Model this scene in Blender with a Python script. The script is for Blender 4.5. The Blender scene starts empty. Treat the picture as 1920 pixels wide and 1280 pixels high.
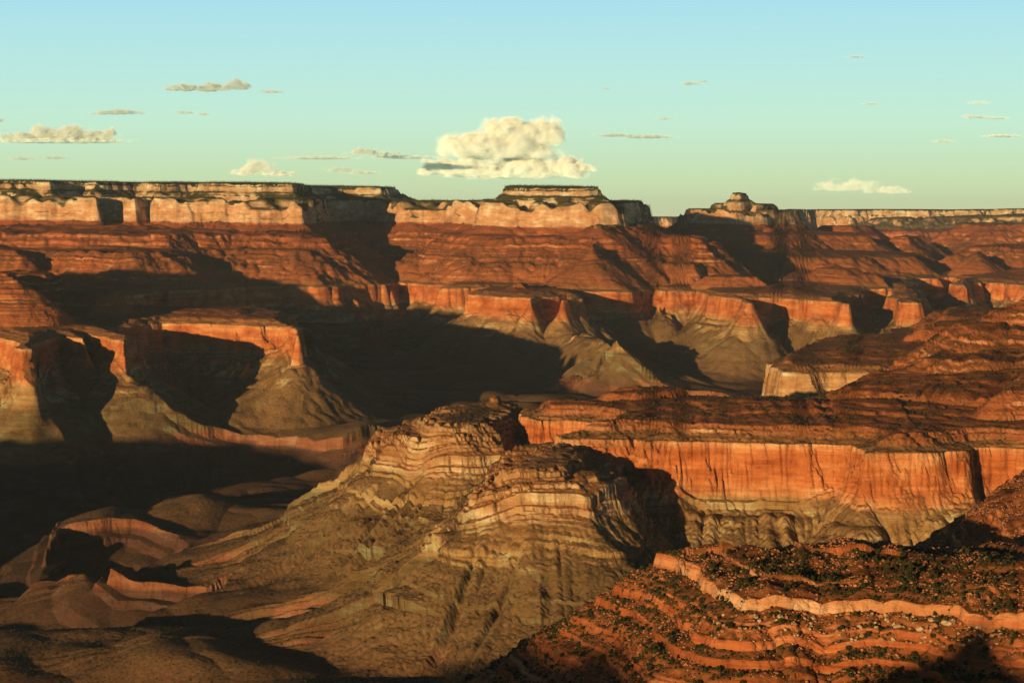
import bpy, math, random
import numpy as np
from concurrent.futures import ThreadPoolExecutor
R = math.radians
scene = bpy.context.scene
C = scene.collection

# ------------------------------------------------------------------ camera
FPX = 3700.0; PITCH = math.atan(243.0 / FPX)          # focal length in photo pixels, camera looks 3.8 deg down
cam_d = bpy.data.cameras.new('camera'); cam = bpy.data.objects.new('camera', cam_d); C.objects.link(cam)
cam_d.sensor_width = 36.0; cam_d.lens = 36.0 * FPX / 1920.0
cam_d.clip_start = 1.0; cam_d.clip_end = 400000.0
cam.location = (0, 0, 0); cam.rotation_euler = (R(90) - PITCH, 0, 0)
scene.camera = cam

# ------------------------------------------------------------------ sun, sky, exposure
SUN_EL, SUN_AZ = 5.3, 29.5      # light travels 29 deg to the right of the view direction
ls = bpy.data.lights.new('sun', 'SUN'); ls.energy = 5.0; ls.angle = R(0.5); ls.color = (1.0, 0.65, 0.28)
sun = bpy.data.objects.new('sun', ls); C.objects.link(sun)
sun.rotation_euler = (R(90 - SUN_EL), 0, R(-SUN_AZ))
W = bpy.data.worlds.new('World'); scene.world = W; W.use_nodes = True
nt = W.node_tree; nt.nodes.clear()
N = nt.nodes.new; L = nt.links.new
out = N('ShaderNodeOutputWorld'); bg = N('ShaderNodeBackground'); sky = N('ShaderNodeTexSky')
sky.sky_type = 'NISHITA'; sky.sun_disc = False; sky.sun_elevation = R(SUN_EL); sky.sun_rotation = R(180 + SUN_AZ)
sky.altitude = 2100; sky.air_density = 1.0; sky.dust_density = 1.2; sky.ozone_density = 1.0
geo = N('ShaderNodeTexCoord'); sep = N('ShaderNodeSeparateXYZ'); L(geo.outputs['Generated'], sep.inputs[0])
ramp = N('ShaderNodeValToRGB'); L(sep.outputs['Z'], ramp.inputs[0])
cr = ramp.color_ramp
stops = [(0.0, (.53, .61, .36)), (0.02, (.51, .69, .43)), (0.045, (.49, .76, .60)), (0.075, (.43, .73, .70)), (0.112, (.34, .66, .79)),
         (0.15, (.09, .21, .31)), (0.22, (.016, .038, .07)), (1.0, (.004, .009, .019))]
for i, (p, c) in enumerate(stops):
    e = cr.elements[i] if i < 2 else cr.elements.new(p)
    e.position = p; e.color = (*c, 1)
hsv = N('ShaderNodeMixRGB'); hsv.blend_type = 'MIX'; hsv.inputs[0].default_value = 0.92
sc_ = N('ShaderNodeMixRGB'); sc_.blend_type = 'MULTIPLY'; sc_.inputs[0].default_value = 1; sc_.inputs[2].default_value = (10, 10, 10, 1)
L(ramp.outputs[0], sc_.inputs[1]); L(sky.outputs[0], hsv.inputs[1]); L(sc_.outputs[0], hsv.inputs[2])
L(hsv.outputs[0], bg.inputs[0]); bg.inputs[1].default_value = 0.10
L(bg.outputs[0], out.inputs[0])
scene.view_settings.view_transform = 'Standard'; scene.view_settings.look = 'None'
scene.view_settings.exposure = 0.2; scene.view_settings.gamma = 1.0
scene.cycles.max_bounces = 4; scene.cycles.diffuse_bounces = 1; scene.cycles.volume_bounces = 2
scene.cycles.transparent_max_bounces = 8

# ------------------------------------------------------------------ pixel <-> world helpers (photo pixels 1920x1280)
cp, sp = math.cos(PITCH), math.sin(PITCH)
def ray(px, py):
    u = (px - 960) / FPX; v = (640 - py) / FPX
    return (u, cp + v * sp, -sp + v * cp)
def pz(px, py, z):
    r = ray(px, py); t = z / r[2]
    return (r[0] * t, r[1] * t)
def pd(px, d):                                       # point at forward distance d seen at column px
    return ((px - 960) / FPX * d * 1.001, d)

# ------------------------------------------------------------------ noise
def _hash(ix, iy, seed):
    h = (ix.astype(np.uint32) * np.uint32(374761393) + iy.astype(np.uint32) * np.uint32(668265263) + np.uint32((seed * 2246822519) & 0xffffffff))
    h = (h ^ (h >> np.uint32(13))) * np.uint32(1274126177)
    h = h ^ (h >> np.uint32(16))
    return h
def noise(x, y, seed=0):                             # gradient noise, about -1..1
    xf = np.floor(x); yf = np.floor(y)
    ix = xf.astype(np.int64); iy = yf.astype(np.int64)
    fx = (x - xf).astype(np.float32); fy = (y - yf).astype(np.float32)
    u = fx * fx * fx * (fx * (fx * 6 - 15) + 10); v = fy * fy * fy * (fy * (fy * 6 - 15) + 10)
    def g(dx, dy):
        a = (_hash(ix + dx, iy + dy, seed) & np.uint32(0xffff)).astype(np.float32) * np.float32(2 * math.pi / 65536)
        return np.cos(a) * (fx - dx) + np.sin(a) * (fy - dy)
    a = g(0, 0); b = g(1, 0); c = g(0, 1); d = g(1, 1)
    return ((a + (b - a) * u) + ((c + (d - c) * u) - (a + (b - a) * u)) * v) * np.float32(1.5)
def billow(x, y, seed):                              # rounded bumps parted by sharp clefts, about -1..1
    return np.abs(noise(x, y, seed)) * 3.2 - 1.0
def sm(a, b, x):
    t = np.clip((x - a) / (b - a), 0, 1); return t * t * (3 - 2 * t)

# ------------------------------------------------------------------ the strata: profile from horizontal offset S to stratum height s
up = [(9, 30), (10, 22), (9, 2), (9, 16), (5, 1.5), (13, 24), (8, 2), (6, 10), (5, 1.5), (14, 26), (11, 2.5), (12, 22), (5, 1.5), (9, 16), (7, 2), (14, 24), (6, 1.5), (10, 18), (9, 2),
      (5, 8), (5, 1.5), (14, 26), (15, 3.5), (8, 34), (8, 14), (6, 1.5), (12, 20), (9, 2), (13, 24), (7, 1.5), (12, 20), (24, 5), (6, 22), (9, 14), (5, 1.5), (8, 14), (16, 4)]       # Supai ledges
tot = sum(a for a, b in up); up = [(a * 296.0 / tot, b) for a, b in up]
up += [(34, 66), (6, 2), (36, 62)]                                                    # Hermit slope -> about -58
up += [(60, 12), (4, 5), (88, 18), (4, 8), (30, 55), (5, 2), (14, 26), (34, 8), (3, 10), (18, 4), (5, 60), (6, 400), (14, 4000)]
S_, s_ = [0.0], [-430.0]
for a, b in up: S_.append(S_[-1] + b); s_.append(s_[-1] + a)
dn = [(70, 12), (2, 1), (62, 11), (6, 12), (16, 3), (34, 62), (20, 4), (5, 14), (8, 2), (50, 96), (10, 3), (66, 126), (28, 74), (16, 80), (12, 200), (8, 600), (8, 1400), (20, 3500), (30, 20000)]
Sd, sd_ = [0.0], [-430.0]
for a, b in dn: Sd.append(Sd[-1] - b); sd_.append(sd_[-1] - a)
SK = np.array(Sd[::-1] + S_[1:], np.float32); ZK = np.array(sd_[::-1] + s_[1:], np.float32)
# softer profile with few ledges, where talus covers the steps
SK2 = np.array([-26000, -6000, -2600, -1190, -590, -370, -260, -120, -40, -21, 0, 48, 515, 650, 690, 790, 808, 1300, 6000], np.float32)
ZK2 = np.array([-905, -876, -850, -838, -822, -790, -733, -620, -548, -528, -430, -420, -134, -56, 96, 140, 175, 215, 240], np.float32)
st3 = [(8, 1.5), (5, 7), (12, 2), (4, 6), (7, 1.5), (6, 9), (10, 2), (5, 6), (14, 2.5), (5, 8), (6, 1), (7, 9), (9, 1.5), (4, 7), (12, 2), (6, 8), (5, 1), (6, 10), (22, 4), (6, 9), (12, 2)]
t3 = sum(a for a, b in st3); Sx, sx = [0.0], [-430.0]
for a, b in st3: Sx.append(Sx[-1] - b); sx.append(sx[-1] - a * 160.0 / t3)
i3 = next(i for i, v in enumerate(sd_) if v < -591)
for i in range(i3, len(sd_)): Sx.append(Sx[-1] - (Sd[i - 1] - Sd[i])); sx.append(sd_[i])
SK3 = np.array(Sx[::-1] + S_[1:], np.float32); ZK3 = np.array(sx[::-1] + s_[1:], np.float32)
def Sof3(s): return float(np.interp(s, ZK3, SK3))
def Sof(s): return float(np.interp(s, ZK, SK))

def shift(x, y):                                     # gentle dip of the beds
    return (-120 * np.clip((14000 - y) / 8000, 0, 1) - 0.010 * (np.clip(x, -4000, 4500) + 2000) * sm(6000, 12000, y)
            + 9 * noise(x / 1400 + 7, y / 1400, 31) * sm(800, 3000, np.abs(y)) - 115 * sm(20000, 27000, y))

# ------------------------------------------------------------------ landforms: plan outlines of a chosen bed
F = []
def land(region, s, pts, cap=None, amp=1.0, pad=1300, steps=False, rough=None):
    So = Sof3 if steps else Sof
    P = np.array(pts, np.float64)
    F.append(dict(region=region, steps=steps, off=So(s), cap=(So(cap) if cap is not None else 1e9), P=P, amp=amp, pad=pad, rough=(rough if rough is not None else .6 * (1 - min(amp, 1)) * min(1, .3 + amp)),
                  bb=(P[:, 0].min(), P[:, 0].max(), P[:, 1].min(), P[:, 1].max()), seed=len(F), per=float(np.hypot(*(np.roll(P, -1, 0) - P).T).sum())))
RW = -430
# foreground ridge (lower right)
f1 = [pz(x, y, -374) for x, y in ((1222, 1040), (1290, 1066), (1340, 1090), (1372, 1114), (1400, 1126), (1500, 1122), (1650, 1124), (1760, 1132), (1850, 1150), (1960, 1158), (2300, 1150))]
f1 += [(1100, 2300), (640, 2230), (450, 2150), (300, 2165)] + [pz(1300, 1041, -374), pz(1245, 1036, -374)]
land('foreground_ridge', -254.5, f1, cap=-243, amp=.10, rough=.5)
land('foreground_ridge', -226, [(640, 2200), (760, 2120), (1000, 2080), (1500, 2000), (1500, 2900), (800, 2800), (660, 2450)], cap=-205, amp=.12, rough=.5)
# near canyon wall at the right and its spurs
zr = -550
wa = [pz(x, y, zr) for x, y in ((2500, 850), (2100, 842), (1920, 838), (1850, 834), (1800, 842), (1700, 846), (1625, 848), (1606, 838))]
wa += [pz(x, y, zr) for x, y in ((1596, 832), (1500, 831), (1400, 831), (1330, 830), (1250, 829), (1205, 828))]
wa += [pz(x, y, zr) for x, y in ((1186, 822), (1172, 824), (1130, 824), (1066, 822), (1050, 816), (1090, 812), (1120, 800), (1090, 790), (1000, 790), (972, 782), (985, 771), (1060, 768), (1200, 764), (1300, 762))]
wa += [pd(1480, 5620), pd(1570, 5800), pd(1700, 6500), pd(1900, 7800), pd(2500, 8200)]
land('near_canyon_wall', RW, wa, cap=-392, amp=.30, rough=.9)
land('eroded_spur', -470, [pz(1100, 846, -590), pz(1060, 880, -592), pz(1000, 878, -592), pz(985, 862, -588), pz(1040, 838, -585), pz(1090, 835, -585)], cap=-455, amp=.15, rough=.8, steps=True)
land('eroded_spur', -484, [pd(986, 4640), pd(1004, 4610), pd(1018, 4650), pd(1000, 4700)], cap=-470, amp=.05, rough=.8, steps=True)
land('eroded_spur', -566, [pz(x, y, -686) for x, y in ((1155, 965), (1140, 975), (1100, 985), (1000, 985), (900, 980), (876, 968), (890, 935), (960, 890), (1150, 860))], cap=-520, amp=.26, rough=.55, steps=True)
land('eroded_spur', -504, [pz(x, y, -624) for x, y in ((1105, 905), (1060, 925), (985, 925), (930, 915), (950, 895), (1070, 862))], cap=-470, amp=.26, rough=.55, steps=True)
land('near_canyon_wall', -385, [pd(1140, 5380), pd(1190, 5330), pd(1290, 5450), pd(1260, 5560), pd(1180, 5540)], cap=-372, amp=.3)
land('near_canyon_wall', -370, [pz(1555, 748, -495), pz(1650, 752, -495), pz(1760, 756, -495), pz(1850, 760, -495), pz(2500, 790, -495), pd(2500, 7100), pd(1740, 6300), pd(1590, 5700)], cap=-352, amp=.18, rough=.8)
land('near_canyon_wall', -330, [pd(1690, 5720), pd(1760, 5600), pd(1850, 5560), pd(2500, 5300), pd(2500, 6700), pd(1770, 6250)], cap=-300, amp=.18, rough=.8)
land('near_canyon_wall', -270, [pd(1740, 6100), pd(1800, 5900), pd(2500, 5600), pd(2500, 6500), pd(1800, 6300)], cap=-235, amp=.18, rough=.8)
land('near_canyon_wall', -215, [pd(1838, 6120), pd(1905, 6030), pd(2500, 6000), pd(2500, 6600), pd(1860, 6420)], cap=-192, amp=.3)
land('near_canyon_wall', -340, [pz(1858, 735, -450), pz(2500, 740, -450), pd(2500, 6200), pd(1900, 5700)], cap=-320, amp=.18, rough=.8)
# left spur butte of the near wall
zb = -555
land('spur_butte', -436, [pd(884, 5560), pd(905, 5500), pd(950, 5490), pd(972, 5560), pd(968, 5680), pd(900, 5700)], cap=-405, amp=.08, rough=.8, steps=True)
land('spur_butte', -462, [pd(800, 5520), pd(850, 5420), pd(900, 5400), pd(965, 5400), pd(985, 5600), pd(880, 5640), pd(820, 5600)], cap=-436, amp=.12, rough=.8, steps=True)
land('spur_butte', -478, [pz(x, y, -598) for x, y in ((968, 812), (940, 830), (860, 835), (790, 826), (780, 812), (850, 796), (950, 790))], cap=-438, amp=.26, rough=.55, steps=True)
land('spur_butte', -530, [pz(x, y, -650) for x, y in ((975, 850), (930, 872), (850, 876), (760, 868), (722, 862), (730, 850), (800, 835), (960, 830))], cap=-470, amp=.26, rough=.55, steps=True)
land('spur_butte', -568, [pz(x, y, -688) for x, y in ((980, 870), (930, 900), (850, 905), (760, 898), (704, 886), (698, 872), (760, 850), (960, 845))], cap=-535, amp=.26, rough=.55, steps=True)
# small mesa behind the near wall
zc = -545
land('grey_mesa', RW, [pz(x, y, zc) for x, y in ((1438, 690), (1470, 700), (1530, 704), (1600, 700), (1700, 702), (1900, 705))] + [pd(2100, 8800), pd(1700, 8600), pd(1520, 8000)] + [pz(1450, 676, zc)], cap=-410, amp=.7)
land('grey_mesa', -370, [pd(1700, 7500), pd(2100, 7300), pd(2100, 8600), pd(1760, 8500)], cap=-330, amp=.7)
land('grey_mesa', -332, [pd(1745, 7900), pd(1800, 7750), pd(2100, 7700), pd(2100, 8500), pd(1790, 8400)], cap=-312, amp=.4)
# left mesa and its promontories
zm = -503
land('left_mesa', RW, [pz(x, y, zm) for x, y in ((60, 608), (130, 606), (230, 608), (320, 603), (410, 604), (470, 607), (520, 609), (548, 622))] + [pd(552, 9500), pd(500, 9900), pd(300, 10000), pd(100, 10300), pd(-900, 10300), pd(-900, 8900)], cap=-412, amp=.5)
land('left_mesa', -500, [pd(552, 8820), pd(574, 8760), pd(582, 8980), pd(560, 9300)], cap=-480, amp=.3)
land('left_mesa', -340, [pd(120, 9150), pd(170, 9080), pd(215, 9200), pd(225, 9500), pd(100, 9700), pd(-700, 9700), pd(-700, 9200)], cap=-306, amp=.4)
land('left_mesa', -250, [pd(52, 9250), pd(90, 9300), pd(80, 9600), pd(-700, 9600), pd(-700, 9300)], cap=-228, amp=.4)
zl = -513
land('left_promontory', RW, [pz(x, y, zl) for x, y in ((-900, 655), (-120, 640), (-40, 628), (20, 636), (58, 652), (70, 640), (110, 628), (160, 632))] + [pd(150, 8350), pd(200, 8150), pd(235, 8000), pd(256, 7900), pd(264, 8150), pd(220, 8600), pd(160, 9100), pd(60, 9300), pd(-900, 9300)], cap=-415, amp=.4)
land('left_promontory', -500, [pd(60, 7950), pd(76, 7780), pd(86, 8000), pd(70, 8300)], cap=-480, amp=.2)
land('left_promontory', -360, [pd(0, 8500), pd(30, 8450), pd(45, 8700), pd(0, 9000), pd(-900, 9000), pd(-900, 8400)], cap=-330, amp=.4)
land('left_promontory', -215, [pd(0, 8620), pd(14, 8600), pd(20, 8720), pd(-10, 8900), pd(-900, 8900), pd(-900, 8650)], cap=-180, amp=.3)
# far left rim: plateau, white cliff, red spurs
K = 178
kr = [pd(-1600, 13300), pd(-900, 13600), pd(-300, 13800), pd(0, 13900), pd(110, 13750), pd(150, 14150), pd(200, 14000), pd(255, 14350), pd(330, 13950), pd(395, 14150), pd(420, 13850), pd(480, 13750), pd(560, 13700), pd(580, 14700), pd(610, 15700), pd(680, 15700), pd(728, 15600), pd(748, 15900), pd(700, 17500), pd(300, 21000), pd(-1600, 21000)]
land('far_left_rim', K, kr, cap=214, amp=.6, pad=1800)
cr_ = [pd(-1600, 12900), pd(-900, 13200), pd(-300, 13450), pd(0, 13550), pd(170, 13400), pd(200, 13750), pd(260, 13550), pd(300, 13750), pd(340, 13500), pd(400, 13500), pd(440, 13420), pd(560, 13350), pd(590, 13500), pd(606, 14800), pd(700, 15200), pd(760, 15000), pd(822, 14600), pd(830, 14900), pd(700, 16000), pd(-1600, 16500)]
land('far_left_rim', 96, cr_, cap=104, amp=.5)
land('far_left_rim', 70, [pd(740, 14380), pd(800, 14250), pd(870, 13950), pd(930, 13700), pd(1000, 14100), pd(850, 14900), pd(740, 15200)], cap=98, amp=.5)
land('far_left_rim', -140, [pd(-300, 12900), pd(60, 12700), pd(150, 12600), pd(215, 12700), pd(300, 12650), pd(360, 12850), pd(420, 12950), pd(560, 12850), pd(606, 12900), pd(622, 14300), pd(800, 14400), pd(800, 15200), pd(-300, 15000)], cap=-125, amp=.8)
land('far_left_rim', -235, [pd(-300, 12300), pd(20, 12100), pd(40, 12450), pd(200, 12100), pd(250, 11950), pd(320, 12050), pd(345, 12500), pd(420, 12700), pd(590, 12600), pd(620, 13000), pd(600, 14000), pd(-300, 14000)], cap=-222, amp=.8)
land('far_left_rim', RW, [pd(-900, 11300), pd(-100, 11400), pd(60, 11500), pd(160, 11100), pd(240, 11050), pd(285, 11200), pd(300, 11600), pd(420, 11850), pd(540, 12300), pd(620, 12350), pd(650, 13600), pd(760, 13900), pd(830, 13700), pd(900, 14000), pd(-900, 14000)], cap=-405, amp=.9)
# throne-shaped flat butte in the middle
land('flat_topped_butte', K, [pd(948, 13650), pd(1000, 13420), pd(1075, 13380), pd(1122, 13450), pd(1135, 13700), pd(1120, 14300), pd(1040, 14700), pd(960, 14300)], cap=206, amp=.28)
land('flat_topped_butte', 98, [pd(905, 13450), pd(960, 13250), pd(1060, 13150), pd(1110, 13120), pd(1150, 13250), pd(1195, 13900), pd(1215, 14500), pd(1100, 15000), pd(900, 14600)], cap=106, amp=.5)
land('flat_topped_butte', 60, [pd(1150, 13600), pd(1200, 14000), pd(1222, 14600), pd(1100, 14900), pd(1120, 13900)], cap=90, amp=.5)
land('flat_topped_butte', -140, [pd(820, 13500), pd(900, 13000), pd(1000, 12850), pd(1100, 12750), pd(1108, 12600), pd(1130, 13000), pd(1200, 13200), pd(1300, 13000), pd(1310, 13300), pd(1240, 14200), pd(820, 14600)], cap=-120, amp=.8)
land('flat_topped_butte', -60, [pd(1080, 12900), pd(1118, 12800), pd(1150, 13100), pd(1240, 13500), pd(1230, 14000), pd(1100, 13900)], cap=-45, amp=.4)
land('flat_topped_butte', -300, [pd(826, 13000), pd(950, 12600), pd(1060, 12500), pd(1104, 12420), pd(1120, 12900), pd(1220, 12800), pd(1310, 12600), pd(1330, 13000), pd(1260, 14200), pd(820, 14000)], cap=-285, amp=.8)
land('flat_topped_butte', RW, [pd(830, 12600), pd(862, 12250), pd(960, 12300), pd(1050, 12200), pd(1090, 12150), pd(1118, 13000), pd(1200, 13400), pd(1245, 12300), pd(1256, 12000), pd(1300, 12150), pd(1340, 12300), pd(1360, 13000), pd(1300, 14500), pd(830, 14200)], cap=-408, amp=.8)
# red promontory below it
land('red_promontory', RW, [pd(868, 11450), pd(930, 11300), pd(990, 11250), pd(1000, 11050), pd(1012, 11250), pd(1050, 11500), pd(1068, 11050), pd(1082, 11200), pd(1075, 11700), pd(1040, 12400), pd(900, 12000)], cap=-414, amp=.35)
land('red_promontory', -395, [pd(955, 11650), pd(985, 11600), pd(1000, 11750), pd(970, 11850)], cap=-372, amp=.2)
# amphitheatre spurs in the middle right
land('middle_spur', RW, [pd(1330, 11700), pd(1375, 11350), pd(1386, 11050), pd(1400, 11450), pd(1450, 11500), pd(1520, 11350), pd(1575, 11200), pd(1590, 11050), pd(1597, 11600), pd(1600, 13200), pd(1500, 13400), pd(1340, 12900)], cap=-412, amp=.5)
land('middle_spur', -365, [pd(1332, 12300), pd(1380, 12250), pd(1435, 12250), pd(1440, 12500), pd(1380, 12700), pd(1330, 12600)], cap=-342, amp=.3)
land('middle_spur', RW, [pd(1650, 11900), pd(1690, 11400), pd(1714, 11200), pd(1722, 11700), pd(1722, 13600), pd(1650, 13600)], cap=-414, amp=.5)
land('middle_spur', -385, [pd(1490, 12900), pd(1560, 12700), pd(1640, 12750), pd(1650, 13200), pd(1500, 13300)], cap=-350, amp=.4)
# pointed butte
land('pointed_butte', 112, [pd(1350, 16500), pd(1382, 16280), pd(1411, 16500), pd(1404, 16800), pd(1358, 16800)], cap=205, amp=.12)
land('pointed_butte', 96, [pd(1318, 16400), pd(1345, 16150), pd(1400, 16050), pd(1436, 16150), pd(1452, 16500), pd(1430, 16900), pd(1335, 16900)], cap=112, amp=.35)
land('pointed_butte', 20, [pd(1278, 16400), pd(1320, 15900), pd(1400, 15700), pd(1455, 15900), pd(1492, 16500), pd(1450, 17200), pd(1300, 17100)], cap=60, amp=.3)
land('pointed_butte', -60, [pd(1540, 17200), pd(1600, 17000), pd(1650, 17200), pd(1640, 17800), pd(1550, 17800)], cap=-50, amp=.5)
land('pointed_butte', -135, [pd(1235, 15800), pd(1330, 15300), pd(1450, 15200), pd(1520, 15500), pd(1620, 15800), pd(1640, 16600), pd(1400, 18000), pd(1240, 17000)], cap=-115, amp=.8)
land('pointed_butte', -290, [pd(1300, 14600), pd(1450, 14300), pd(1600, 14300), pd(1700, 14700), pd(1720, 16000), pd(1300, 16800)], cap=-270, amp=.8)
land('pointed_butte', RW, [pd(1330, 13800), pd(1480, 13300), pd(1640, 13400), pd(1700, 14300), pd(1790, 14700), pd(1820, 14900), pd(1860, 16500), pd(1350, 17000)], cap=-408, amp=.9)
# pale bench mesas at the right
land('right_mesa', RW, [pd(1776, 14300), pd(1796, 13300), pd(1826, 13000), pd(1840, 13700), pd(1900, 13300), pd(2300, 13000), pd(2300, 17000), pd(1780, 15500)], cap=-410, amp=.8)
land('right_mesa', -250, [pd(1780, 15500), pd(1860, 15300), pd(2300, 15000), pd(2300, 16500), pd(1800, 16300)], cap=-215, amp=.8)
land('right_mesa', -70, [pd(1780, 19500), pd(1880, 19000), pd(2400, 18800), pd(2400, 20500), pd(1830, 20500)], cap=-50, amp=.8)
land('right_mesa', -262, [pd(1812, 14750), pd(1836, 14650), pd(1858, 14800), pd(1840, 15100)], cap=-240, amp=.3)
land('right_mesa', -330, [pd(1500, 12950), pd(1560, 12750), pd(1600, 12900), pd(1550, 13200)], cap=-310, amp=.3)
land('right_mesa', RW, [pd(1655, 12300), pd(1700, 12050), pd(1722, 12500), pd(1700, 12900)], cap=-380, amp=.4)
land('right_mesa', -180, [pd(1660, 16400), pd(1700, 16200), pd(1745, 16600), pd(1700, 17000)], cap=-150, amp=.4)
land('red_promontory', -640, [pd(1062, 10900), pd(1090, 10600), pd(1150, 10300), pd(1130, 10700), pd(1090, 11000)], cap=-620, amp=.4)
land('flat_topped_butte', -170, [pd(1102, 12500), pd(1116, 12300), pd(1130, 12600), pd(1122, 12900)], cap=-140, amp=.3)
# far desert rim at the right
land('far_right_rim', K, [pd(1478, 26500), pd(1520, 27200), pd(1600, 26500), pd(1700, 26800), pd(1800, 26000), pd(1920, 25500), pd(2600, 23500), pd(2600, 34000), pd(1500, 34000), pd(1470, 29000)], cap=216, amp=2.2, pad=2500)
land('far_right_rim', -120, [pd(1480, 25200), pd(1650, 24600), pd(1800, 24000), pd(2600, 21500), pd(2600, 26000), pd(1500, 27500)], cap=-100, amp=1.6, pad=2500)
land('far_right_rim', 20, [pd(1225, 30000), pd(1262, 29500), pd(1300, 30500), pd(1500, 31000), pd(1500, 36000), pd(1215, 36000)], cap=70, amp=1., pad=2500)
# the rim the camera stands on, running behind and to the left
land('camera_rim', K, [(-14, 4), (-5, 6), (6, 6), (20, 4), (260, -160), (900, -420), (3000, -900), (3000, -6000), (300, -6000), (-60, -1200), (-40, -160)], cap=190, amp=.05)
land('west_shade_mesa', -90, [(-4100, 8950), (-3080, 8950), (-2900, 9300), (-3080, 9750), (-4100, 9750)], cap=-60, amp=.2)  # unseen mesa added off to the left to shade the far amphitheatre
# unseen headland added behind and to the left to shade the foot of the picture
land('west_shade_headland', 105, [(-2600, -2180), (-2250, -2180), (-2190, -2400), (-2600, -2450)], cap=126, amp=.1, rough=.3)
land('west_shade_headland', -135, [(-3590, -2150), (-3060, -2120), (-2210, -2150), (-2120, -2600), (-3560, -2700)], cap=-120, amp=.2)
land('west_shade_headland', -60, [(-743, -175), (-685, -175), (-687, -235), (-741, -240)], cap=-40, amp=.05, rough=.3)  # small unseen pinnacle, added to shade the lower right corner
# unseen mesa added to the left, outside the picture, to shade the gorge
land('west_shade_mesa', RW, [(-7500, 3300), (-3150, 3300), (-3000, 3600), (-3150, 4000), (-7500, 4200)], cap=-405, amp=.5)
land('west_shade_mesa', -380, [(-7300, 3500), (-3550, 3500), (-3350, 3650), (-3550, 3850), (-7300, 3900)], cap=-350, amp=.4)

zt_ = -942
def G(pts, z=zt_): return [pz(a, b, z) for a, b in pts]
GORGE = [
    (G([(-600, 1040), (0, 1050), (80, 1036), (100, 1010), (102, 977), (160, 966), (250, 956), (262, 950), (300, 940), (420, 908), (500, 896), (620, 886), (705, 880), (800, 850), (850, 846), (800, 838), (700, 842), (640, 852), (590, 850), (560, 842), (430, 838), (300, 842), (140, 848), (0, 860), (-600, 870)]), 400),
    (G([(-600, 1040), (60, 1030), (98, 1000), (112, 984), (250, 977), (330, 986), (356, 1003), (334, 1030), (238, 1060), (206, 1086), (300, 1094), (380, 1094), (440, 1084), (415, 1110), (310, 1132), (170, 1168), (-600, 1290)]), 125),
    ([pd(1130, 10350), pd(1290, 9950), pd(1340, 9900), pd(1420, 9600), pd(1500, 9300), pd(1420, 8900), pd(1280, 9300), pd(1080, 9700), pd(980, 9300), pd(900, 9600), pd(1030, 10100)], 300),
]
GORGE = [(np.array(g), d) for g, d in GORGE]
GD = np.array([-1e5, 0, 9, 40, 50, 120, 420, 640, 5000], np.float32)
GZ = np.array([0, 0, 44, 52, 74, 100, 330, 400, 410], np.float32)

def sd_poly(x, y, P):
    n = len(P); d2 = np.full(x.shape, 1e18); u = np.zeros(x.shape); ins = np.zeros(x.shape, bool)
    L0 = 0.0
    for i in range(n):
        ax, ay = P[i]; bx, by = P[(i + 1) % n]
        ex, ey = bx - ax, by - ay; ll = ex * ex + ey * ey
        wx = x - ax; wy = y - ay
        t = np.clip((wx * ex + wy * ey) / ll, 0, 1)
        dx = wx - ex * t; dy = wy - ey * t
        q = dx * dx + dy * dy
        m = q < d2
        d2[m] = q[m]; u[m] = L0 + t[m] * math.sqrt(ll)
        c = (ay <= y) != (by <= y)
        if ey != 0: ins ^= c & (wx < ex / ey * wy)
        L0 += math.sqrt(ll)
    d = np.sqrt(d2)
    return np.where(ins, d, -d), u

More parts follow.
